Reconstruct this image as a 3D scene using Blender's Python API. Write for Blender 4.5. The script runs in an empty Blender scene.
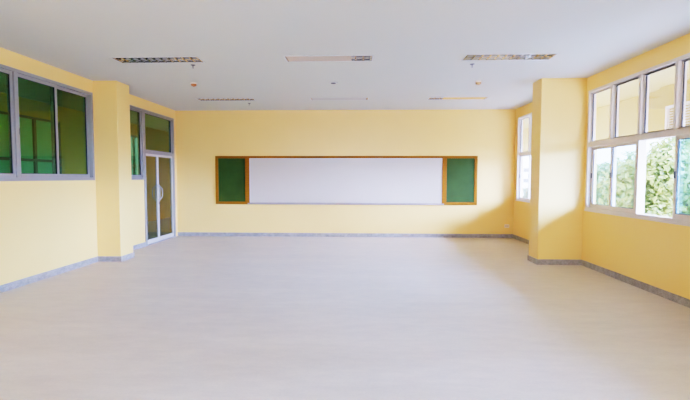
import bpy, bmesh, math, random
from mathutils import Vector, Matrix

random.seed(7)
scn = bpy.context.scene
COL = scn.collection
PI = math.pi

# ------------------------------------------------------------------ dimensions
XL, XR = -4.836, 3.963            # inner faces of the side walls
YF, YB = 11.19, -3.0              # far wall, back wall (behind the camera)
H = 3.3                           # ceiling height
T = 0.14                          # wall thickness

# ------------------------------------------------------------------ materials
MATS = {}
def nt(name):
    m = bpy.data.materials.new(name); m.use_nodes = True
    n = m.node_tree.nodes; l = m.node_tree.links
    return m, n, l, n['Principled BSDF']

def mat(name, col, rough=0.5, metal=0.0, spec=0.5, noise=0.0, scale=8.0, bump=0.0, bscale=200.0, coat=0.0, stretch=None):
    if name in MATS: return MATS[name]
    m, n, l, b = nt(name)
    b.inputs['Roughness'].default_value = rough
    b.inputs['Metallic'].default_value = metal
    b.inputs['Specular IOR Level'].default_value = spec
    b.inputs['Coat Weight'].default_value = coat
    b.inputs['Coat Roughness'].default_value = 0.3
    b.inputs['Base Color'].default_value = (*col, 1)
    if noise or bump:
        tc = n.new('ShaderNodeTexCoord')
        vec = tc.outputs['Object']
        if stretch:
            mp = n.new('ShaderNodeMapping'); mp.inputs['Scale'].default_value = stretch
            l.new(vec, mp.inputs['Vector']); vec = mp.outputs['Vector']
    if noise:
        tx = n.new('ShaderNodeTexNoise'); tx.inputs['Scale'].default_value = scale
        tx.inputs['Detail'].default_value = 6
        l.new(vec, tx.inputs['Vector'])
        mr = n.new('ShaderNodeMapRange')
        mr.inputs['From Min'].default_value = 0.3; mr.inputs['From Max'].default_value = 0.7
        mr.inputs['To Min'].default_value = 1 - noise; mr.inputs['To Max'].default_value = 1 + noise
        l.new(tx.outputs['Fac'], mr.inputs['Value'])
        mx = n.new('ShaderNodeMix'); mx.data_type = 'RGBA'; mx.blend_type = 'MULTIPLY'
        mx.inputs['Factor'].default_value = 1
        mx.inputs['A'].default_value = (*col, 1)
        l.new(mr.outputs['Result'], mx.inputs['B'])
        l.new(mx.outputs['Result'], b.inputs['Base Color'])
    if bump:
        t2 = n.new('ShaderNodeTexNoise'); t2.inputs['Scale'].default_value = bscale
        l.new(vec, t2.inputs['Vector'])
        bp = n.new('ShaderNodeBump'); bp.inputs['Strength'].default_value = bump
        bp.inputs['Distance'].default_value = 0.01
        l.new(t2.outputs['Fac'], bp.inputs['Height'])
        l.new(bp.outputs['Normal'], b.inputs['Normal'])
    MATS[name] = m
    return m

def glass(name, tint, refl=0.9, rough=0.02):
    m = bpy.data.materials.new(name); m.use_nodes = True
    n = m.node_tree.nodes; l = m.node_tree.links
    n.remove(n['Principled BSDF'])
    out = n['Material Output']
    tr = n.new('ShaderNodeBsdfTransparent'); tr.inputs['Color'].default_value = (*[t**0.5 for t in tint], 1)   # two faces, each takes half
    gl = n.new('ShaderNodeBsdfGlossy'); gl.inputs['Roughness'].default_value = rough
    gl.inputs['Color'].default_value = (refl, refl, refl, 1)
    lw = n.new('ShaderNodeLayerWeight'); lw.inputs['Blend'].default_value = 0.5
    pw = n.new('ShaderNodeMath'); pw.operation = 'POWER'; pw.inputs[1].default_value = 4.0
    l.new(lw.outputs['Facing'], pw.inputs[0])
    fr = n.new('ShaderNodeMath'); fr.operation = 'MULTIPLY_ADD'; fr.inputs[1].default_value = 0.85; fr.inputs[2].default_value = 0.04
    l.new(pw.outputs[0], fr.inputs[0])
    mx = n.new('ShaderNodeMixShader')
    l.new(fr.outputs[0], mx.inputs['Fac'])
    l.new(tr.outputs['BSDF'], mx.inputs[1]); l.new(gl.outputs['BSDF'], mx.inputs[2])
    l.new(mx.outputs['Shader'], out.inputs['Surface'])
    return m

WALL = mat('yellow_paint', (0.92, 0.565, 0.16), rough=0.36, spec=0.5, noise=0.015, scale=1.6, bump=0.05, bscale=60)
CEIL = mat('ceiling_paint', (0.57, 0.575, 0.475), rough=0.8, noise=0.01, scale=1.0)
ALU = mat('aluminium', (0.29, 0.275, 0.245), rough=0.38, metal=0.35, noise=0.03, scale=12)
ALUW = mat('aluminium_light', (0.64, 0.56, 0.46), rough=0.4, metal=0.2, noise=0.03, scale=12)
WOOD = mat('varnished_wood', (0.27, 0.088, 0.003), rough=0.5, spec=0.15, noise=0.25, scale=6, stretch=(4, 4, 30))
GREEN = mat('green_board', (0.034, 0.060, 0.012), rough=0.5, spec=0.12, noise=0.12, scale=3)
WHITEB = mat('white_board', (0.52, 0.445, 0.335), rough=0.3, spec=0.4, noise=0.01, scale=2)
CHROME = mat('chrome', (0.62, 0.61, 0.60), rough=0.3, metal=1.0, noise=0.01)
ALUD = mat('door_aluminium', (0.62, 0.57, 0.50), rough=0.36, metal=0.25, noise=0.03, scale=12)
PANELG = mat('green_painted_panel', (0.36, 0.80, 0.50), rough=0.5, noise=0.08, scale=1.5)
ALUB = mat('lit_aluminium', (0.84, 0.80, 0.74), rough=0.4, metal=0.1, noise=0.02)  # paler copy of the frame aluminium, light falling on it painted in
DARK = mat('dark_plastic', (0.05, 0.05, 0.05), rough=0.5, noise=0.05)
RUBBER = mat('black_gasket', (0.02, 0.02, 0.022), rough=0.6, noise=0.05)
STRIPG = mat('grey_strip', (0.46, 0.44, 0.38), rough=0.5, noise=0.02)
RIM = mat('white_enamel', (0.58, 0.58, 0.52), rough=0.35, noise=0.01)
LOUV = mat('bright_aluminium', (0.80, 0.80, 0.80), rough=0.16, metal=1.0, noise=0.02)
REFL = mat('housing_grey', (0.10, 0.10, 0.10), rough=0.35, metal=0.6, noise=0.02)
TRAYM = mat('tray_aluminium', (0.33, 0.28, 0.23), rough=0.45, metal=0.2, noise=0.02)
REFLL = mat('housing_cream_reflection', (0.62, 0.54, 0.34), rough=0.3, metal=0.3, noise=0.02)  # lighter copy of the housing, warm wall reflection put into its colour
TANREFL = mat('tan_wall_reflection', (0.50, 0.38, 0.26), rough=0.35, noise=0.02)  # far wall's tan reflection in the louvre, painted as a matt colour
TUBE = mat('lamp_tube', (0.85, 0.85, 0.84), rough=0.3, noise=0.01)
ORANGE = mat('orange_plastic', (0.46, 0.14, 0.025), rough=0.4, noise=0.05)
TAN = mat('tan_plastic', (0.50, 0.27, 0.08), rough=0.4, noise=0.05)
CREAM = mat('cream_plastic', (0.80, 0.68, 0.52), rough=0.4, noise=0.02)
SPRINK = mat('sprinkler_metal', (0.16, 0.16, 0.17), rough=0.35, metal=0.8, noise=0.03)
GLASS_GREEN = glass('green_tinted_glass', (0.27, 0.56, 0.29))
GLASS_DOOR = glass('pale_green_glass', (0.52, 0.62, 0.45))
GLASS_BLUE = glass('pale_blue_glass', (0.74, 0.88, 0.97))
GLASS_AQUA = glass('aqua_glass', (0.60, 0.92, 1.0))
GLASS_CLEAR = glass('clear_glass', (0.95, 0.95, 0.96))
def frosted(name, c):
    m, n, l, b = nt(name)
    tl = n.new('ShaderNodeBsdfTranslucent'); tl.inputs['Color'].default_value = (*c, 1)
    tx = n.new('ShaderNodeTexNoise'); tx.inputs['Scale'].default_value = 300
    tr = n.new('ShaderNodeBsdfTransparent'); tr.inputs['Color'].default_value = (*c, 1)
    mr = n.new('ShaderNodeMapRange'); mr.inputs['To Min'].default_value = 0.75; mr.inputs['To Max'].default_value = 0.95
    l.new(tx.outputs['Fac'], mr.inputs['Value'])
    mx = n.new('ShaderNodeMixShader'); l.new(mr.outputs['Result'], mx.inputs['Fac'])
    l.new(tr.outputs['BSDF'], mx.inputs[1]); l.new(tl.outputs['BSDF'], mx.inputs[2])
    l.new(mx.outputs['Shader'], n['Material Output'].inputs['Surface'])
    return m
GLASS_FROST = frosted('frosted_green_glass', (0.26, 0.33, 0.27))
CONC = mat('pale_concrete', (0.55, 0.54, 0.50), rough=0.8, noise=0.1, scale=2)
GROUNDM = mat('bright_ground', (0.36, 0.35, 0.34), rough=0.9, noise=0.2, scale=0.6)
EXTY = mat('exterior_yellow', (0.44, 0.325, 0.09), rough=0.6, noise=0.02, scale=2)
EXTW = mat('white_louvre', (0.78, 0.78, 0.80), rough=0.5, noise=0.02)
EXTW2 = mat('white_render', (0.75, 0.75, 0.74), rough=0.8, noise=0.02)
WINDK = mat('dark_window', (0.10, 0.11, 0.12), rough=0.2, noise=0.05)
BARK = mat('bark', (0.16, 0.11, 0.07), rough=0.9, noise=0.3, scale=10)

def floor_mat():
    m, n, l, b = nt('pale_vinyl_floor')
    tc = n.new('ShaderNodeTexCoord')
    a = n.new('ShaderNodeTexNoise'); a.inputs['Scale'].default_value = 0.9; a.inputs['Detail'].default_value = 8
    mp = n.new('ShaderNodeMapping'); mp.inputs['Scale'].default_value = (0.6, 2.6, 1)
    l.new(tc.outputs['Object'], mp.inputs['Vector']); l.new(mp.outputs['Vector'], a.inputs['Vector'])
    f = n.new('ShaderNodeTexNoise'); f.inputs['Scale'].default_value = 45; f.inputs['Detail'].default_value = 5
    l.new(tc.outputs['Object'], f.inputs['Vector'])
    ad = n.new('ShaderNodeMath'); ad.operation = 'MULTIPLY_ADD'; ad.inputs[1].default_value = 0.45
    l.new(f.outputs['Fac'], ad.inputs[0]); l.new(a.outputs['Fac'], ad.inputs[2])
    cr = n.new('ShaderNodeValToRGB')
    cr.color_ramp.elements[0].position = 0.50; cr.color_ramp.elements[0].color = (0.535, 0.467, 0.345, 1)
    cr.color_ramp.elements[1].position = 0.95; cr.color_ramp.elements[1].color = (0.64, 0.572, 0.44, 1)
    l.new(ad.outputs[0], cr.inputs['Fac'])
    sm = n.new('ShaderNodeTexNoise'); sm.inputs['Scale'].default_value = 7; sm.inputs['Detail'].default_value = 9; sm.inputs['Roughness'].default_value = 0.7
    mp2 = n.new('ShaderNodeMapping'); mp2.inputs['Scale'].default_value = (0.5, 1.4, 1); l.new(tc.outputs['Object'], mp2.inputs['Vector']); l.new(mp2.outputs['Vector'], sm.inputs['Vector'])
    rr = n.new('ShaderNodeMapRange'); rr.inputs['From Min'].default_value = 0.35; rr.inputs['From Max'].default_value = 0.68
    rr.inputs['To Min'].default_value = 0.93; rr.inputs['To Max'].default_value = 1.07
    l.new(sm.outputs['Fac'], rr.inputs['Value'])
    mm = n.new('ShaderNodeMix'); mm.data_type = 'RGBA'; mm.blend_type = 'MULTIPLY'; mm.inputs['Factor'].default_value = 1
    l.new(cr.outputs['Color'], mm.inputs['A']); l.new(rr.outputs['Result'], mm.inputs['B'])
    l.new(mm.outputs['Result'], b.inputs['Base Color'])
    mr = n.new('ShaderNodeMapRange'); mr.inputs['From Min'].default_value = 0.5; mr.inputs['From Max'].default_value = 0.95
    mr.inputs['To Min'].default_value = 0.36; mr.inputs['To Max'].default_value = 0.52
    l.new(ad.outputs[0], mr.inputs['Value']); l.new(mr.outputs['Result'], b.inputs['Roughness'])
    bp = n.new('ShaderNodeBump'); bp.inputs['Strength'].default_value = 0.06; bp.inputs['Distance'].default_value = 0.01
    l.new(ad.outputs[0], bp.inputs['Height']); l.new(bp.outputs['Normal'], b.inputs['Normal'])
    return m
FLOORM = floor_mat()

def stone_mat():
    m, n, l, b = nt('grey_terrazzo')
    tc = n.new('ShaderNodeTexCoord')
    a = n.new('ShaderNodeTexNoise'); a.inputs['Scale'].default_value = 14; a.inputs['Detail'].default_value = 8
    v = n.new('ShaderNodeTexVoronoi'); v.inputs['Scale'].default_value = 70
    l.new(tc.outputs['Object'], a.inputs['Vector']); l.new(tc.outputs['Object'], v.inputs['Vector'])
    ad = n.new('ShaderNodeMath'); ad.operation = 'MULTIPLY_ADD'; ad.inputs[1].default_value = 0.4
    l.new(v.outputs['Distance'], ad.inputs[0]); l.new(a.outputs['Fac'], ad.inputs[2])
    cr = n.new('ShaderNodeValToRGB')
    cr.color_ramp.elements[0].position = 0.4; cr.color_ramp.elements[0].color = (0.18, 0.16, 0.135, 1)
    cr.color_ramp.elements[1].position = 0.95; cr.color_ramp.elements[1].color = (0.38, 0.345, 0.30, 1)
    l.new(ad.outputs[0], cr.inputs['Fac']); l.new(cr.outputs['Color'], b.inputs['Base Color'])
    b.inputs['Roughness'].default_value = 0.35
    return m
STONE = stone_mat()

def leaf_mat(name, c1, c2):
    m, n, l, b = nt(name)
    tc = n.new('ShaderNodeTexCoord')
    a = n.new('ShaderNodeTexNoise'); a.inputs['Scale'].default_value = 1.6; a.inputs['Detail'].default_value = 5
    l.new(tc.outputs['Object'], a.inputs['Vector'])
    cr = n.new('ShaderNodeValToRGB')
    cr.color_ramp.elements[0].position = 0.35; cr.color_ramp.elements[0].color = (*c1, 1)
    cr.color_ramp.elements[1].position = 0.65; cr.color_ramp.elements[1].color = (*c2, 1)
    l.new(a.outputs['Fac'], cr.inputs['Fac'])
    l.new(cr.outputs['Color'], b.inputs['Base Color'])
    b.inputs['Roughness'].default_value = 0.5
    tl = n.new('ShaderNodeBsdfTranslucent'); l.new(cr.outputs['Color'], tl.inputs['Color'])
    mx = n.new('ShaderNodeMixShader'); mx.inputs['Fac'].default_value = 0.4
    l.new(b.outputs['BSDF'], mx.inputs[1]); l.new(tl.outputs['BSDF'], mx.inputs[2])
    l.new(mx.outputs['Shader'], n['Material Output'].inputs['Surface'])
    return m
LEAF_Y = leaf_mat('yellow_green_leaves', (0.11, 0.15, 0.03), (0.38, 0.40, 0.12))
LEAF_G = leaf_mat('mid_green_leaves', (0.08, 0.15, 0.05), (0.26, 0.35, 0.15))
LEAF_D = leaf_mat('dull_green_leaves', (0.10, 0.15, 0.08), (0.28, 0.32, 0.19))

# ------------------------------------------------------------------ mesh helpers
def bx(bm, x0, x1, y0, y1, z0, z1):
    x0, x1 = min(x0, x1), max(x0, x1); y0, y1 = min(y0, y1), max(y0, y1); z0, z1 = min(z0, z1), max(z0, z1)
    v = [bm.verts.new(p) for p in ((x0,y0,z0),(x1,y0,z0),(x1,y1,z0),(x0,y1,z0),(x0,y0,z1),(x1,y0,z1),(x1,y1,z1),(x0,y1,z1))]
    for f in ((0,3,2,1),(4,5,6,7),(0,1,5,4),(1,2,6,5),(2,3,7,6),(3,0,4,7)):
        bm.faces.new([v[i] for i in f])

def prism(bm, pts, axis, a, b):
    """extrude a closed 2-D outline along an axis; pts are the other two coordinates in order"""
    def mk(p, t):
        if axis == 0: return (t, p[0], p[1])
        if axis == 1: return (p[0], t, p[1])
        return (p[0], p[1], t)
    A = [bm.verts.new(mk(p, a)) for p in pts]; B = [bm.verts.new(mk(p, b)) for p in pts]
    n = len(pts)
    bm.faces.new(A); bm.faces.new(B[::-1])
    for i in range(n):
        bm.faces.new([A[i], B[i], B[(i+1) % n], A[(i+1) % n]])

def lathe(bm, prof, c, seg=20):
    """profile (r, z) turned about the vertical through c"""
    rings = []
    for r, z in prof:
        if r < 1e-6: rings.append([bm.verts.new((c[0], c[1], c[2]+z))])
        else: rings.append([bm.verts.new((c[0]+r*math.cos(2*PI*i/seg), c[1]+r*math.sin(2*PI*i/seg), c[2]+z)) for i in range(seg)])
    for a, b in zip(rings, rings[1:]):
        for i in range(seg):
            j = (i+1) % seg
            q = [a[i % len(a)], a[j % len(a)], b[j % len(b)], b[i % len(b)]]
            q = list(dict.fromkeys(q))
            if len(q) >= 3: bm.faces.new(q)

def tube(bm, pts, radii, seg=10):
    pts = [Vector(p) for p in pts]
    if not hasattr(radii, '__len__'): radii = [radii]*len(pts)
    rings = []
    for k, p in enumerate(pts):
        d = (pts[min(k+1, len(pts)-1)] - pts[max(k-1, 0)]).normalized()
        u = d.cross(Vector((0.31, 0.12, 0.94))); 
        if u.length < 1e-3: u = d.cross(Vector((1, 0, 0)))
        u.normalize(); w = d.cross(u)
        rings.append([bm.verts.new(p + radii[k]*(math.cos(2*PI*i/seg)*u + math.sin(2*PI*i/seg)*w)) for i in range(seg)])
    for a, b in zip(rings, rings[1:]):
        for i in range(seg):
            j = (i+1) % seg
            bm.faces.new([a[i], a[j], b[j], b[i]])
    bm.faces.new(rings[0][::-1]); bm.faces.new(rings[-1])

def obj(name, bm, m, parent=None, smooth=False, bevel=0.0):
    bmesh.ops.recalc_face_normals(bm, faces=bm.faces[:])
    me = bpy.data.meshes.new(name); bm.to_mesh(me); bm.free()
    me.materials.append(m)
    if smooth:
        for p in me.polygons: p.use_smooth = True
    o = bpy.data.objects.new(name, me); COL.objects.link(o)
    if parent is not None:
        o.parent = parent
        o.location = -parent.location if parent.type == 'EMPTY' and parent.parent is None else (0, 0, 0)
    if bevel:
        bv = o.modifiers.new('bevel', 'BEVEL'); bv.width = bevel; bv.segments = 2; bv.limit_method = 'ANGLE'
    return o

def boxes(name, lst, m, parent=None, bevel=0.0):
    bm = bmesh.new()
    for b in lst: bx(bm, *b)
    return obj(name, bm, m, parent, bevel=bevel)

def struct(o):
    o['kind'] = 'structure'; return o

def thing(name, label, cat, loc=(0, 0, 0), group=None):
    o = bpy.data.objects.new(name, None); o.empty_display_size = 0.1
    COL.objects.link(o); o.location = loc
    o['label'] = label; o['category'] = cat
    if group: o['group'] = group
    return o

def tag(o, label, cat, group=None):
    o['label'] = label; o['category'] = cat
    if group: o['group'] = group
    return o

def structure_empty(name, loc):
    o = bpy.data.objects.new(name, None); COL.objects.link(o); o.location = loc; o['kind'] = 'structure'
    o.empty_display_size = 0.1
    return o

# ------------------------------------------------------------------ room shell
def wall_with_openings(name, xa, xb, y0, y1, z0, z1, ops, m):
    """wall slab between xa and xb along Y with rectangular openings (ya, yb, za, zb)"""
    lst = []; y = y0
    for ya, yb, za, zb in sorted(ops):
        if ya > y: lst.append((xa, xb, y, ya, z0, z1))
        if za > z0: lst.append((xa, xb, ya, yb, z0, za))
        if zb < z1: lst.append((xa, xb, ya, yb, zb, z1))
        y = yb
    if y < y1: lst.append((xa, xb, y, y1, z0, z1))
    return struct(boxes(name, lst, m))

struct(boxes('floor', [(XL-T, XR+T, YB-T, YF+T, -0.2, 0)], FLOORM))

# right wall: window_1 beside the pillar, window_2 beyond it, a third bay behind the camera
RW = (4.19, 7.665, 1.0, 3.06)
RW2 = (8.16, 10.98, 1.0, 3.06)
RW3 = (1.9, 3.45, 1.0, 3.06)
wall_with_openings('wall_right', XR, XR+T, YB-T, YF+T, 0, H, [RW, RW2, RW3], WALL)
# left wall: window, narrow window joined with the door
LW = (4.19, 7.672, 1.5, 3.075)
LW2 = (8.145, 9.47, 1.5, 3.075)
LD = (9.47, 11.06, 0.0, 3.075)
wall_with_openings('wall_left', XL-T, XL, YB-T, YF+T, 0, H, [LW, LW2, LD], WALL)
struct(boxes('wall_far', [(XL, XR, YF, YF+T, 0, H)], WALL))
struct(boxes('wall_back', [(XL, -3.6, YB-T, YB, 0, H), (2.8, XR, YB-T, YB, 0, H), (-3.6, 2.8, YB-T, YB, 0, 0.9), (-3.6, 2.8, YB-T, YB, 3.0, H)], WALL))
w_ = structure_empty('window_10', (-0.4, YB, 0.9))  # unseen rear window, added so the warm fill has a way in
fr_ = [(-3.6, -3.55, YB-0.09, YB, 0.9, 3.0), (2.75, 2.8, YB-0.09, YB, 0.9, 3.0), (-3.55, 2.75, YB-0.09, YB, 0.9, 0.95), (-3.55, 2.75, YB-0.09, YB, 2.95, 3.0)]
fr_ += [(x-0.03, x+0.03, YB-0.09, YB, 0.95, 2.95) for x in (-1.97, -0.4, 1.17)]
boxes('window_frame', fr_, ALUW, w_)
boxes('pane', [(-3.55, 2.75, YB-0.05, YB-0.044, 0.95, 2.95)], GLASS_CLEAR, w_)

# pillars stand out from the side walls
PL = (7.702, 8.139, 0.437); PR = (7.741, 8.145, 0.781)
struct(boxes('pillar', [(XL, XL+PL[2], PL[0], PL[1], 0, H)], WALL, bevel=0.006))
struct(boxes('pillar', [(XR-PR[2], XR, PR[0], PR[1], 0, H)], WALL, bevel=0.006))
struct(boxes('pillar', [(XL, XL+PL[2], 3.5, 3.92, 0, H)], WALL, bevel=0.006))
struct(boxes('pillar', [(XR-PR[2], XR, 3.5, 3.9, 0, H)], WALL, bevel=0.006))

# ceiling with six recesses for the light fittings
FX = [(-3.0), (-0.46), (2.145)]
FYS = [6.39, 9.62]
FL, FW = 1.26, 0.29
holes = [(x-FL/2, x+FL/2, y-FW/2, y+FW/2) for y in FYS for x in FX]
bm = bmesh.new()
xs = sorted({XL-T, XR+T} | {h[0] for h in holes} | {h[1] for h in holes})
ys = sorted({YB-T, YF+T} | {h[2] for h in holes} | {h[3] for h in holes})
gv = {}
for i, x in enumerate(xs):
    for j, y in enumerate(ys): gv[i, j] = bm.verts.new((x, y, H))
for i in range(len(xs)-1):
    for j in range(len(ys)-1):
        cx, cy = (xs[i]+xs[i+1])/2, (ys[j]+ys[j+1])/2
        if any(h[0] < cx < h[1] and h[2] < cy < h[3] for h in holes): continue
        bm.faces.new([gv[i, j], gv[i, j+1], gv[i+1, j+1], gv[i+1, j]])
bx(bm, XL-T, XR+T, YB-T, YF+T, H+0.2, H+0.35)
for a in ((XL-T, XL-T+0.02, YB-T, YF+T), (XR+T-0.02, XR+T, YB-T, YF+T), (XL-T, XR+T, YB-T, YB-T+0.02), (XL-T, XR+T, YF+T-0.02, YF+T)):
    bx(bm, *a, H+0.001, H+0.2)
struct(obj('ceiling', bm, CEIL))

# skirting
BH, BT = 0.10, 0.014
def skirt(name, path):
    lst = []
    for (x0, y0, x1, y1, nx, ny) in path:
        lst.append((min(x0, x0+nx*BT, x1), max(x0, x0+nx*BT, x1), min(y0, y0+ny*BT, y1), max(y0, y0+ny*BT, y1), 0, BH))
    return struct(boxes(name, lst, STONE, bevel=0.002))
skirt('baseboard_left', [(XL, YB, XL, PL[0], 1, 0), (XL, PL[0], XL+PL[2]+BT, PL[0], 0, -1), (XL+PL[2], PL[0], XL+PL[2], PL[1], 1, 0),
                         (XL, PL[1], XL+PL[2]+BT, PL[1], 0, 1), (XL, PL[1], XL, 9.47, 1, 0)])
skirt('baseboard_right', [(XR, YB, XR, PR[0], -1, 0), (XR-PR[2]-BT, PR[0], XR, PR[0], 0, -1), (XR-PR[2], PR[0], XR-PR[2], PR[1], -1, 0),
                          (XR-PR[2]-BT, PR[1], XR, PR[1], 0, 1), (XR, PR[1], XR, YF, -1, 0)])
skirt('baseboard_far', [(XL, YF, XR, YF, 0, -1)])

# ------------------------------------------------------------------ windows
def frame_boxes(xa, xb, y0, y1, z0, z1, w):
    return [(xa, xb, y0, y0+w, z0, z1), (xa, xb, y1-w, y1, z0, z1), (xa, xb, y0+w, y1-w, z0, z0+w), (xa, xb, y0+w, y1-w, z1-w, z1)]

def sash(parent, xa, xb, y0, y1, z0, z1, w, m, g, label=None, wb=None, gasket=True):
    """a framed pane: stiles and rails, with the glass as a sub-part"""
    wb = wb or w
    s = boxes('sash', [(xa, xb, y0, y0+w, z0, z1), (xa, xb, y1-w, y1, z0, z1), (xa, xb, y0+w, y1-w, z0, z0+wb), (xa, xb, y0+w, y1-w, z1-w, z1)], m, parent, bevel=0.003)
    if label: s['label'] = label
    xm = (xa+xb)/2
    p = boxes('pane', [(xm-0.003, xm+0.003, y0+w, y1-w, z0+wb, z1-w)], g, s)
    if gasket:
        e = 0.007
        k = boxes('gasket', [(xm-0.009, xm+0.009, y0+w, y0+w+e, z0+wb, z1-w), (xm-0.009, xm+0.009, y1-w-e, y1-w, z0+wb, z1-w),
                             (xm-0.009, xm+0.009, y0+w+e, y1-w-e, z0+wb, z0+wb+e), (xm-0.009, xm+0.009, y0+w+e, y1-w-e, z1-w-e, z1-w)], RUBBER, s)
    return s

def right_window(name, op, muls, lower, tw=0.08, fw=0.045, gk=True, m=None):
    """op opening; muls the upper divisions; lower = list of (y0, y1, track, glass, label)"""
    y0, y1, z0, z1 = op
    w = structure_empty(name, (XR, (y0+y1)/2, z0)); m = m or ALUW
    xi, xo = XR-0.012, XR+0.10
    fr = frame_boxes(xi, xo, y0, y1, z0, z1, fw)
    fr.append((xi, xo, y0+fw, y1-fw, 2.165-tw, 2.165))
    ed = [y0] + muls + [y1]
    for m_ in muls: fr.append((xi, xo, m_-0.026, m_+0.026, 2.165, z1-0.045))
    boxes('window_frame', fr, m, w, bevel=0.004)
    boxes('window_sill', [(XR-0.03, XR+0.11, y0-0.0, y1+0.0, z0-0.022, z0)], m, w, bevel=0.004)
    for a, b in zip(ed, ed[1:]):
        a2 = a + (0.03 if a != y0 else 0.045); b2 = b - (0.03 if b != y1 else 0.045)
        sash(w, XR+0.03, XR+0.06, a2, b2, 2.165, z1-0.045, 0.02, m, GLASS_CLEAR)
    for (a, b, tr, g, lab) in lower:
        xa = XR + (0.012 if tr == 0 else 0.052)
        s = sash(w, xa, xa+0.034, a, b, z0+fw, 2.165-tw, 0.042 if gk else 0.032, m, g, lab, wb=0.06 if gk else 0.03, gasket=gk)
        boxes('latch', [(xa-0.012, xa, b-0.034, b-0.010, 1.55, 1.64)], DARK, s, bevel=0.003)
    return w
w1 = right_window('window_1', RW, [6.98, 6.285, 5.585, 4.88],
    [(6.95, 7.62, 1, GLASS_BLUE, None), (6.33, 6.99, 0, GLASS_BLUE, None),
     (4.88, 5.59, 0, GLASS_BLUE, 'sliding sash pushed back behind its neighbour'), (4.91, 5.63, 1, GLASS_AQUA, None), (4.235, 4.87, 1, GLASS_BLUE, None)])
boxes('mullion', [(XR-0.012, XR+0.10, 6.265, 6.325, 1.045, 2.085)], ALUW, w1, bevel=0.003)
boxes('mullion', [(XR-0.012, XR+0.10, 4.855, 4.885, 1.045, 2.085)], ALUW, w1, bevel=0.003)
w2 = right_window('window_2', RW2, [10.27, 9.57, 8.87],
    [(10.25, 10.945, 1, GLASS_CLEAR, None), (9.55, 10.29, 0, GLASS_CLEAR, None), (8.85, 9.59, 1, GLASS_CLEAR, None), (8.205, 8.89, 0, GLASS_CLEAR, None)],
    tw=0.05, fw=0.035, gk=False, m=ALUB)
w3 = right_window('window_3', RW3, [2.68],
    [(1.945, 2.70, 0, GLASS_BLUE, None), (2.66, 3.405, 1, GLASS_BLUE, None)])

# left window: dark green glass into the corridor
def left_window(name, op, sashes, extra=()):
    y0, y1, z0, z1 = op
    w = structure_empty(name, (XL, (y0+y1)/2, z0))
    xi, xo = XL+0.014, XL-0.10
    fr = frame_boxes(xo, xi, y0, y1, z0, z1, 0.05)
    fr += list(extra)
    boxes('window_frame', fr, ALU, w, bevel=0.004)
    for (a, b, tr, lab) in sashes:
        xa = XL - (0.045 if tr == 0 else 0.085)
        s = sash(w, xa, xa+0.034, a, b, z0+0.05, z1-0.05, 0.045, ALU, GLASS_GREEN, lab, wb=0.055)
        if tr == 0: boxes('latch', [(xa+0.034, xa+0.046, a+0.012, a+0.034, 2.16, 2.25)], DARK, s, bevel=0.003)
    return w
left_window('window_4', LW, [(6.72, 7.622, 1, None), (5.955, 6.785, 0, None), (5.06, 5.905, 0, None), (4.24, 5.10, 1, None)],
            [(XL-0.10, XL+0.014, 5.90, 5.96, 1.55, 3.025)])
left_window('window_5', LW2, [(8.195, 8.80, 1, None), (8.76, 9.42, 0, None)])

# ------------------------------------------------------------------ double door
d = structure_empty('door_1', (XL, 10.26, 0))
xi, xo = XL+0.014, XL-0.10
DZ = 2.10
boxes('door_frame', [(xo, xi, LD[0], LD[0]+0.085, 0, LD[3]), (xo, xi, LD[1]-0.075, LD[1], 0, LD[3]), (xo, xi, LD[0]+0.085, LD[1]-0.075, LD[3]-0.05, LD[3]),
                      (xo, xi, LD[0]+0.085, LD[1]-0.075, DZ, DZ+0.065)], ALU, d, bevel=0.004)
boxes('threshold', [(xo, xi, LD[0]+0.085, LD[1]-0.075, 0, 0.018)], ALU, d, bevel=0.004)
tp = sash(d, XL-0.06, XL-0.03, LD[0]+0.085, LD[1]-0.075, DZ+0.065, LD[3]-0.05, 0.022, ALU, GLASS_GREEN)
tp.name = 'transom_light'
ya, yb = LD[0]+0.09, LD[1]-0.08
ym = (ya+yb)/2 - 0.085
ym = 10.17
for side, (a, b) in enumerate(((ya, ym-0.002), (ym+0.002, yb))):
    xa, xb = XL-0.055, XL-0.01
    wa, wb_ = (0.02, 0.032) if side == 0 else (0.032, 0.03)
    lf = boxes('door_leaf', [(xa, xb, a, a+wa, 0.022, DZ-0.004), (xa, xb, b-wb_, b, 0.022, DZ-0.004), (xa, xb, a+wa, b-wb_, 0.022, 0.115),
                             (xa, xb, a+wa, b-wb_, DZ-0.055, DZ-0.004)], ALUD, d, bevel=0.003)
    boxes('pane', [(XL-0.036, XL-0.030, a+wa, b-wb_, 0.115, DZ-0.055)], GLASS_DOOR, lf)
    # bowed pull handle standing off the glass
    yh = (b-wb_/2) if side == 0 else (a+wa/2)
    bow = -1 if side == 0 else 1
    for xface, sgn in ((xb, 1), (xa, -1)):
        bm = bmesh.new()
        pts = []
        for k in range(17):
            t = k/16
            zz = 1.36 - 0.36*t
            s_ = math.sin(PI*t)
            pts.append((xface + sgn*(0.004+0.062*min(1, s_*1.5)), yh + bow*0.055*s_**0.75, zz))
        tube(bm, pts, 0.0095, 10)
        for zz in (1.36, 1.0):
            tube(bm, [(xface-sgn*0.002, yh, zz), (xface+sgn*0.012, yh, zz)], 0.02, 14)
        h = obj('handle', bm, CHROME, lf, smooth=True)
        h['label'] = 'bowed chrome pull handle'
    if side == 1:
        bm = bmesh.new(); tube(bm, [(xb-0.002, yh, 0.93), (xb+0.012, yh, 0.93)], 0.018, 16)
        obj('lock', bm, SPRINK, lf)

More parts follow.
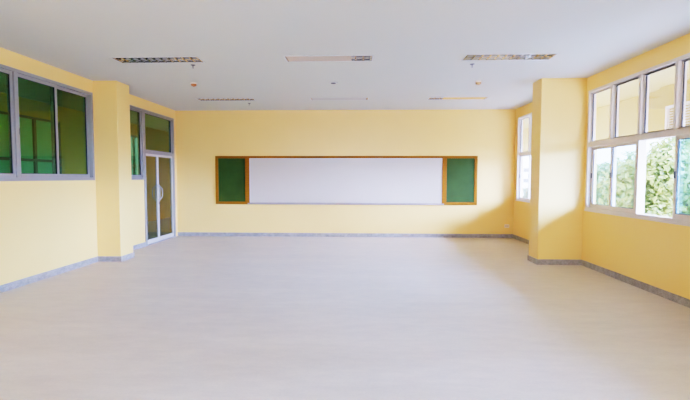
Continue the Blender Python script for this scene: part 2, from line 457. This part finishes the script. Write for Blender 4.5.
# ------------------------------------------------------------------ board on the far wall
zb0, zb1 = 0.85, 2.115
bx0, bx1 = -3.79, 3.02
b = thing('classroom_board', 'long wood-framed whiteboard on the far wall with a green chalkboard at each end', 'whiteboard', (-0.385, YF, zb0))
yf = YF-0.035
fwd = 0.075
wl, wr = -2.885, 2.115          # edges of the white centre board
boxes('frame', [(bx0, bx1, yf, YF, zb1-0.062, zb1),
                (bx0, bx0+fwd, yf, YF, zb0, zb1-0.062), (bx1-fwd, bx1, yf, YF, zb0, zb1-0.062),
                (wl-0.115, wl, yf-0.012, YF, zb0+0.035, zb1-0.062), (wr, wr+0.115, yf-0.012, YF, zb0+0.035, zb1-0.062),
                (bx0+fwd, wl-0.03, yf, YF, zb0, zb0+0.07), (wr+0.03, bx1-fwd, yf, YF, zb0, zb0+0.07)], WOOD, b, bevel=0.004)
g1 = boxes('chalkboard', [(bx0+fwd, wl-0.115, YF-0.02, YF-0.002, zb0+0.07, zb1-0.062)], GREEN, b); g1['label'] = 'dark green chalkboard at the left end'
g2 = boxes('chalkboard', [(wr+0.115, bx1-fwd, YF-0.02, YF-0.002, zb0+0.07, zb1-0.062)], GREEN, b); g2['label'] = 'green chalkboard at the right end'
wbd = boxes('whiteboard', [(wl, wr, YF-0.03, YF-0.002, 0.90, zb1-0.062)], WHITEB, b)
boxes('edge_trim', [(wl, wr, YF-0.036, YF-0.002, zb1-0.082, zb1-0.0621), (wl, wl+0.016, YF-0.036, YF-0.002, 0.90, zb1-0.082), (wr-0.016, wr, YF-0.036, YF-0.002, 0.90, zb1-0.082)], ALUW, wbd)
boxes('marker_tray', [(wl-0.05, wr+0.05, YF-0.075, YF, 0.850, 0.866), (wl-0.05, wr+0.05, YF-0.075, YF-0.068, 0.866, 0.885), (wl-0.05, wr+0.05, YF-0.04, YF-0.002, 0.866, 0.90)], TRAYM, b, bevel=0.003)

# wall socket low on the far wall
s = thing('wall_socket', 'small cream wall socket low on the far wall near the window corner', 'socket', (3.80, YF, 0.26))
boxes('cover_plate', [(3.74, 3.86, YF-0.010, YF, 0.27, 0.35)], CREAM, s, bevel=0.003)
boxes('outlet', [(3.762, 3.792, YF-0.014, YF-0.008, 0.295, 0.325), (3.808, 3.838, YF-0.014, YF-0.008, 0.295, 0.325)], TAN, s, bevel=0.002)

# ------------------------------------------------------------------ ceiling fittings
LAB = {(0, 0): 'near-row recessed ceiling light closest to the left windows, its louvre cells dark',
       (0, 1): 'near-row recessed ceiling light in the middle, mostly an added strip of painted tan reflection, few cells open',
       (0, 2): 'near-row recessed ceiling light closest to the right windows, a yellowish reflection painted into its housing, with dark cells',
       (1, 0): 'recessed ceiling light in the row by the far wall, nearest the glass door',
       (1, 1): 'recessed ceiling light in the row by the far wall, above the whiteboard middle',
       (1, 2): 'recessed ceiling light in the row by the far wall, above the right green chalkboard'}
def make_fixture(r, c):
    x, y = FX[c], FYS[r]
    t = thing('ceiling_light', LAB[r, c], 'ceiling light', (x, y, H), 'recessed louvre ceiling lights')
    x0, x1, y0, y1 = x-FL/2, x+FL/2, y-FW/2, y+FW/2
    e = 0.022
    boxes('frame', [(x0-e, x1+e, y0-e, y0, H-0.006, H+0.004), (x0-e, x1+e, y1, y1+e, H-0.006, H+0.004), (x0-e, x0, y0, y1, H-0.006, H+0.004), (x1, x1+e, y0, y1, H-0.006, H+0.004)], RIM, t, bevel=0.002)
    # housing: an open-bottomed box
    k = 0.003
    boxes('housing', [(x0, x1, y0, y1, H+0.11, H+0.115), (x0, x0+k, y0, y1, H, H+0.11), (x1-k, x1, y0, y1, H, H+0.11), (x0+k, x1-k, y0, y0+k, H, H+0.11), (x0+k, x1-k, y1-k, y1, H, H+0.11)], REFLL if (c, r) == (2, 0) else REFL, t)
    for yy in (y-FW*0.25, y+FW*0.25):
        bm = bmesh.new(); tube(bm, [(x0+0.03, yy, H+0.075), (x1-0.03, yy, H+0.075)], 0.014, 12)
        obj('lamp_tube', bm, TUBE, t, smooth=True)
    # louvre of wedge blades, thin at the top, broad at the bottom
    bm = bmesh.new()
    zb, zt = H+0.001, H+0.045
    for yy, hw in ((y0+k+0.012, 0.011), (y, 0.016), (y1-k-0.012, 0.011)):
        prism(bm, [(yy-hw, zb), (yy+hw, zb), (yy+0.003, zt), (yy-0.003, zt)], 0, x0+k, x1-k)
    n = 11
    for i in range(n+1):
        xx = x0+0.014 + (FL-0.028)*i/n
        prism(bm, [(xx-0.011, zb), (xx+0.011, zb), (xx+0.002, zt), (xx-0.002, zt)], 1, y0+k, y1-k)
    obj('louvre', bm, LOUV, t)
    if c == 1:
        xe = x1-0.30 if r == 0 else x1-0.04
        pl = boxes('reflection_panel', [(x0+0.02, xe, y0+0.012, y1-0.012, H-0.003, H)], TANREFL if r == 0 else STRIPG, t)  # added strip standing in for what the mirrored louvre reflects
        pl['label'] = 'added tan strip with the wall reflection painted in' if r == 0 else 'added plain grey strip over the louvre'
    if c == 2 and r == 1:
        boxes('reflection_panel', [(x0+0.3, x1-0.04, y0+0.012, y1-0.012, H-0.003, H)], LOUV, t)
    return t
for r in range(2):
    for c in range(3): make_fixture(r, c)

def sprinkler(x, y, label):
    t = thing('ceiling_sprinkler', label, 'sprinkler', (x, y, H), 'ceiling fire sprinklers')
    bm = bmesh.new(); lathe(bm, [(0.0, 0.0), (0.036, 0.0), (0.034, -0.006), (0.02, -0.010), (0.0, -0.010)], (x, y, H)); obj('escutcheon', bm, SPRINK, t, smooth=True)
    bm = bmesh.new(); lathe(bm, [(0.0, -0.008), (0.009, -0.008), (0.009, -0.02), (0.006, -0.024), (0.004, -0.046), (0.0, -0.046)], (x, y, H)); obj('stem', bm, SPRINK, t, smooth=True)
    bm = bmesh.new(); lathe(bm, [(0.0, -0.044), (0.013, -0.046), (0.014, -0.049), (0.0, -0.051)], (x, y, H)); obj('deflector', bm, SPRINK, t, smooth=True)
sprinkler(-2.60, 6.69, 'small dark sprinkler just beyond the right end of the leftmost near ceiling light')
sprinkler(1.718, 6.76, 'small dark sprinkler just beyond the left end of the rightmost near ceiling light')
sprinkler(-2.61, 10.13, 'tiny dark sprinkler on the ceiling close to the far wall')

def detector(x, y, m, label):
    t = thing('smoke_detector', label, 'smoke detector', (x, y, H), 'ceiling smoke detectors')
    bm = bmesh.new(); lathe(bm, [(0.0, 0.0), (0.062, 0.0), (0.062, -0.016), (0.056, -0.02), (0.0, -0.02)], (x, y, H), 28); obj('base', bm, CREAM, t, smooth=False)
    bm = bmesh.new(); lathe(bm, [(0.0, -0.018), (0.050, -0.018), (0.051, -0.036), (0.044, -0.052), (0.030, -0.060), (0.0, -0.062)], (x, y, H), 28); obj('dome', bm, m, t, smooth=True)
    bm = bmesh.new(); lathe(bm, [(0.0, -0.060), (0.012, -0.061), (0.010, -0.068), (0.0, -0.069)], (x, y, H), 16); obj('sensor', bm, m, t, smooth=True)
detector(-3.08, 7.95, ORANGE, 'orange domed smoke detector on the ceiling toward the left pillar')
detector(2.14, 7.96, TAN, 'tan domed smoke detector on the ceiling toward the right pillar')
t = thing('ceiling_plate', 'small round flush cover plate on the ceiling between the two middle lights', 'cover plate', (-0.494, 7.98, H))
bm = bmesh.new(); lathe(bm, [(0.0, 0.0), (0.085, 0.0), (0.08, -0.008), (0.055, -0.012), (0.0, -0.012)], (-0.494, 7.98, H), 28); obj('cover', bm, RIM, t, smooth=True)
bm = bmesh.new(); lathe(bm, [(0.0, -0.010), (0.05, -0.011), (0.04, -0.022), (0.0, -0.024)], (-0.494, 7.98, H), 24); obj('centre', bm, REFL, t, smooth=True)

# ------------------------------------------------------------------ corridor behind the left wall
CX = -7.4
struct(boxes('corridor_floor', [(CX-T, XL-T, YB-T, 24, -0.2, 0)], CONC))
struct(boxes('corridor_ceiling', [(CX-T, XL-T, YB-T, 24, H, H+0.35)], CEIL))
struct(boxes('wall_corridor', [(XL-T, XL, YF+T, 24, 0, H)], WALL))
struct(boxes('wall_corridor_end', [(CX-T, XL, 24, 24.14, 0, H), (CX-T, XL-T, YB-T-0.14, YB-T, 0, H)], WALL))
CW = [(2.0, 6.2, 0.95, 2.92), (7.0, 10.45, 0.95, 2.92), (12.6, 14.6, 0.95, 2.92), (16.5, 20.0, 0.95, 2.92)]
wall_with_openings('wall_corridor_outer', CX-T, CX, YB-T, 24, 0, H, CW, WALL)
for i, (a, b_, z0, z1) in enumerate(CW):
    w = structure_empty('window_%d' % (6+i), (CX, (a+b_)/2, z0))
    fr = frame_boxes(CX-0.09, CX-0.01, a, b_, z0, z1, 0.05) + [(CX-0.09, CX-0.01, a+0.05, b_-0.05, 1.91, 1.97)]
    n = 3
    for k in range(1, n): 
        yy = a + (b_-a)*k/n
        if i == 1: yy = (8.45, 9.62)[k-1]
        fr += [(CX-0.09, CX-0.01, yy-0.035, yy+0.035, z0+0.05, 1.91), (CX-0.09, CX-0.01, yy-0.035, yy+0.035, 1.97, z1-0.05)]
    boxes('window_frame', fr, ALU, w)
    boxes('pane', [(CX-0.06, CX-0.055, a+0.05, b_-0.05, z0+0.05, z1-0.05)], PANELG if i == 1 else GLASS_FROST, w)

# ------------------------------------------------------------------ outside the right windows
GZ = -4.0
struct(boxes('ground_outside', [(-80, 100, -40, 160, GZ-0.3, GZ)], GROUNDM))
BXI = 5.94
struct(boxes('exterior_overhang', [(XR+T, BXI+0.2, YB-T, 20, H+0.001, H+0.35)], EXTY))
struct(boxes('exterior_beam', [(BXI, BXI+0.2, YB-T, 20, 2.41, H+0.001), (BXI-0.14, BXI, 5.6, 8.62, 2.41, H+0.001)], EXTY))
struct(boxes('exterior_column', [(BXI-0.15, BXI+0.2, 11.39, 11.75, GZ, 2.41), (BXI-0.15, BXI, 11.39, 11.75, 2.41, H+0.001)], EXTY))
lv = thing('louvre_panel', 'white slatted louvre panel on the yellow outside beam, seen through the upper right panes', 'louvre', (BXI-0.14, 7.3, 2.42))
boxes('frame', frame_boxes(BXI-0.20, BXI-0.141, 6.1, 8.36, 2.415, 2.90, 0.03), EXTW, lv)
bm = bmesh.new()
for k in range(9):
    z = 2.455 + k*0.048
    prism(bm, [(BXI-0.195, z), (BXI-0.189, z), (BXI-0.148, z+0.036), (BXI-0.154, z+0.036)], 1, 6.13, 8.33)
obj('slats', bm, EXTW, lv)

def blob_tree(name, x, y, h, cr, m, label, nleaf=2600, group='trees outside the right windows', leaf=0.10, squash=1.0):
    t = thing(name, label, 'tree', (x, y, GZ), group)
    rnd = random.Random(hash((round(x*10), round(y*10))) & 0xffff)
    bm = bmesh.new()
    top = h*0.72
    tube(bm, [(x, y, GZ), (x+0.1, y, GZ+top*0.4), (x-0.05, y+0.1, GZ+top)], [0.2, 0.15, 0.06], 10)
    cz = GZ + h - cr*squash*1.0
    for k in range(6):
        a = k*1.05 + rnd.random()*0.5; r = cr*0.7
        tube(bm, [(x, y, GZ+top*(0.45+0.07*k)), (x+r*0.5*math.cos(a), y+r*0.5*math.sin(a), GZ+top*(0.6+0.07*k)), (x+r*math.cos(a), y+r*math.sin(a), GZ+top*(0.72+0.08*k))], [0.07, 0.05, 0.02], 6)
    obj('trunk', bm, BARK, t, smooth=True)
    bm = bmesh.new()
    lobes = []
    for k in range(16):
        u = rnd.uniform(-0.75, 1); a = rnd.uniform(0, 2*PI); rr = math.sqrt(max(0, 1-u*u))
        s_ = rnd.uniform(0.45, 0.72)
        lobes.append((Vector((x+cr*s_*rr*math.cos(a), y+cr*s_*rr*math.sin(a), cz+cr*squash*s_*u)), cr*rnd.uniform(0.34, 0.5)))
    for _ in range(nleaf):
        c, r = rnd.choice(lobes)
        d_ = Vector((rnd.gauss(0, 1), rnd.gauss(0, 1), rnd.gauss(0, 1))).normalized()
        p = c + d_*r*rnd.uniform(0.6, 1.05)
        n_ = (d_ + Vector((rnd.gauss(0, .6), rnd.gauss(0, .6), rnd.gauss(0, .6)+0.4))).normalized()
        u_ = n_.cross(Vector((rnd.gauss(0, 1), rnd.gauss(0, 1), rnd.gauss(0, 1)))).normalized(); v_ = n_.cross(u_)
        s_ = leaf*rnd.uniform(0.6, 1.3)
        q = [p-u_*s_, p-v_*s_*0.5+n_*s_*0.15, p+u_*s_, p+v_*s_*0.5+n_*s_*0.15]
        bm.faces.new([bm.verts.new(i) for i in q])
    obj('foliage', bm, m, t)
    return t
blob_tree('leafy_tree', 9.3, 13.5, 7.0, 2.0, LEAF_Y, 'yellow-green leafy tree filling the open sash of the near right window', 11000)
blob_tree('leafy_tree', 10.6, 18.0, 6.7, 2.1, LEAF_G, 'mid-green leafy tree behind the second sash from the right pillar', 9000)
blob_tree('leafy_tree', 11.4, 22.8, 6.9, 2.3, LEAF_D, 'dull green tree beside the outside column, seen through the sash next to the right pillar', 9000)
blob_tree('leafy_tree', 11.4, 9.3, 7.2, 2.0, LEAF_G, 'green leafy tree behind the bluish doubled panes at the frame edge', 8000)
blob_tree('leafy_tree', 18.2, 21.6, 7.8, 2.6, LEAF_D, 'taller dull green tree standing behind the other trees outside the near right window', 7000, leaf=0.14)
blob_tree('leafy_tree', 13.0, 34.6, 4.7, 2.2, LEAF_D, 'distant dark tree seen through the narrow window beyond the right pillar', 2600, leaf=0.22)
blob_tree('leafy_tree', 17.4, 27.2, 7.4, 2.8, LEAF_G, 'distant green tree low between the column and the second sash', 2600, leaf=0.25)
ab = thing('apartment_building', 'far white building with rows of dark windows behind the narrow right window', 'building', (46, 120, GZ))
boxes('wall', [(34, 58, 120, 132, GZ, 7.5)], EXTW2, ab)
boxes('parapet', [(33.7, 58.3, 119.7, 132.3, 7.5, 8.0)], EXTW2, ab)
for zz in (-2.7, 0.2, 3.1):
    for k in range(9):
        boxes('window', [(35.0+2.5*k, 36.5+2.5*k, 119.94, 120.0, zz, zz+1.1)], WINDK, ab)
# greenery outside the corridor windows
blob_tree('leafy_tree', -12.5, 9.8, 8.0, 2.9, LEAF_G, 'green tree glimpsed through the green glass of the left windows', 3600, group='trees outside the corridor', leaf=0.25)
blob_tree('leafy_tree', -14.5, 17.5, 8.6, 3.4, LEAF_G, 'green tree glimpsed faintly through the second left pane beyond the corridor', 3600, group='trees outside the corridor', leaf=0.28)

# ------------------------------------------------------------------ light
w = bpy.data.worlds.new('sky'); scn.world = w; w.use_nodes = True
n = w.node_tree.nodes; l = w.node_tree.links
bg = n['Background']
tc = n.new('ShaderNodeTexCoord'); sx = n.new('ShaderNodeSeparateXYZ'); l.new(tc.outputs['Generated'], sx.inputs[0])
cr = n.new('ShaderNodeValToRGB')
cr.color_ramp.elements[0].position = 0.0; cr.color_ramp.elements[0].color = (0.45, 0.60, 1.0, 1)
cr.color_ramp.elements[1].position = 0.9; cr.color_ramp.elements[1].color = (0.42, 0.57, 1.0, 1)
l.new(sx.outputs['Z'], cr.inputs['Fac']); l.new(cr.outputs['Color'], bg.inputs['Color'])
bg.inputs['Strength'].default_value = 6.5

sd = bpy.data.lights.new('sun', 'SUN'); sd.energy = 2.5; sd.angle = math.radians(3); sd.color = (1.0, 0.95, 0.88)
so = bpy.data.objects.new('sun', sd); COL.objects.link(so)
so.rotation_euler = Vector((0.0, 0.72, -0.70)).to_track_quat('-Z', 'Y').to_euler()

# the bright hazy part of the sky, low on the window side
hd = bpy.data.lights.new('hazy_sun', 'SUN'); hd.energy = 92.0; hd.angle = math.radians(52); hd.color = (0.32, 0.435, 1.0)
ho = bpy.data.objects.new('hazy_sun', hd); COL.objects.link(ho)
ho.rotation_euler = Vector((-0.90, 0.36, -0.44)).to_track_quat('-Z', 'Y').to_euler()

# added warm fill behind the camera, lifts the shaded walls; no known source
rd = bpy.data.lights.new('rear_fill', 'AREA'); rd.shape = 'RECTANGLE'; rd.size = 6.4; rd.size_y = 2.1
rd.energy = 17.0; rd.color = (1.0, 0.80, 0.50)
ro = bpy.data.objects.new('rear_fill', rd); COL.objects.link(ro)
ro.location = (0.6, YB-0.5, 2.0); ro.rotation_euler = (PI/2, 0, 0)

def portal(x, y0, y1, z0, z1, sgn):
    ld = bpy.data.lights.new('window_portal', 'AREA'); ld.shape = 'RECTANGLE'
    ld.size = z1-z0; ld.size_y = y1-y0; ld.cycles.is_portal = True
    o = bpy.data.objects.new('window_portal', ld); COL.objects.link(o)
    o.location = (x, (y0+y1)/2, (z0+z1)/2)
    o.rotation_euler = (0, sgn*PI/2, 0)
for op in (RW, RW2, RW3): portal(XR+T+0.02, op[0], op[1], op[2], op[3], 1)
for op in CW[:1]: portal(CX-T-0.02, op[0], op[1], op[2], op[3], -1)

# ------------------------------------------------------------------ camera
cd = bpy.data.cameras.new('camera'); cd.sensor_fit = 'HORIZONTAL'; cd.sensor_width = 36; cd.lens = 429.34*36/690
cd.clip_start = 0.05; cd.clip_end = 300
co = bpy.data.objects.new('camera', cd); COL.objects.link(co)
yaw, pitch, roll = 0.0346, 0.0524, -0.0014
R = Matrix.Rotation(yaw, 4, 'Z') @ Matrix.Rotation(PI/2 - pitch, 4, 'X') @ Matrix.Rotation(-roll, 4, 'Z')
co.matrix_world = Matrix.Translation((0, 0, 1.557)) @ R
scn.camera = co

scn.view_settings.view_transform = 'Filmic'
scn.view_settings.look = 'High Contrast'
scn.view_settings.exposure = 1.31
scn.cycles.max_bounces = 14; scn.cycles.diffuse_bounces = 8; scn.cycles.glossy_bounces = 4
scn.cycles.transparent_max_bounces = 16
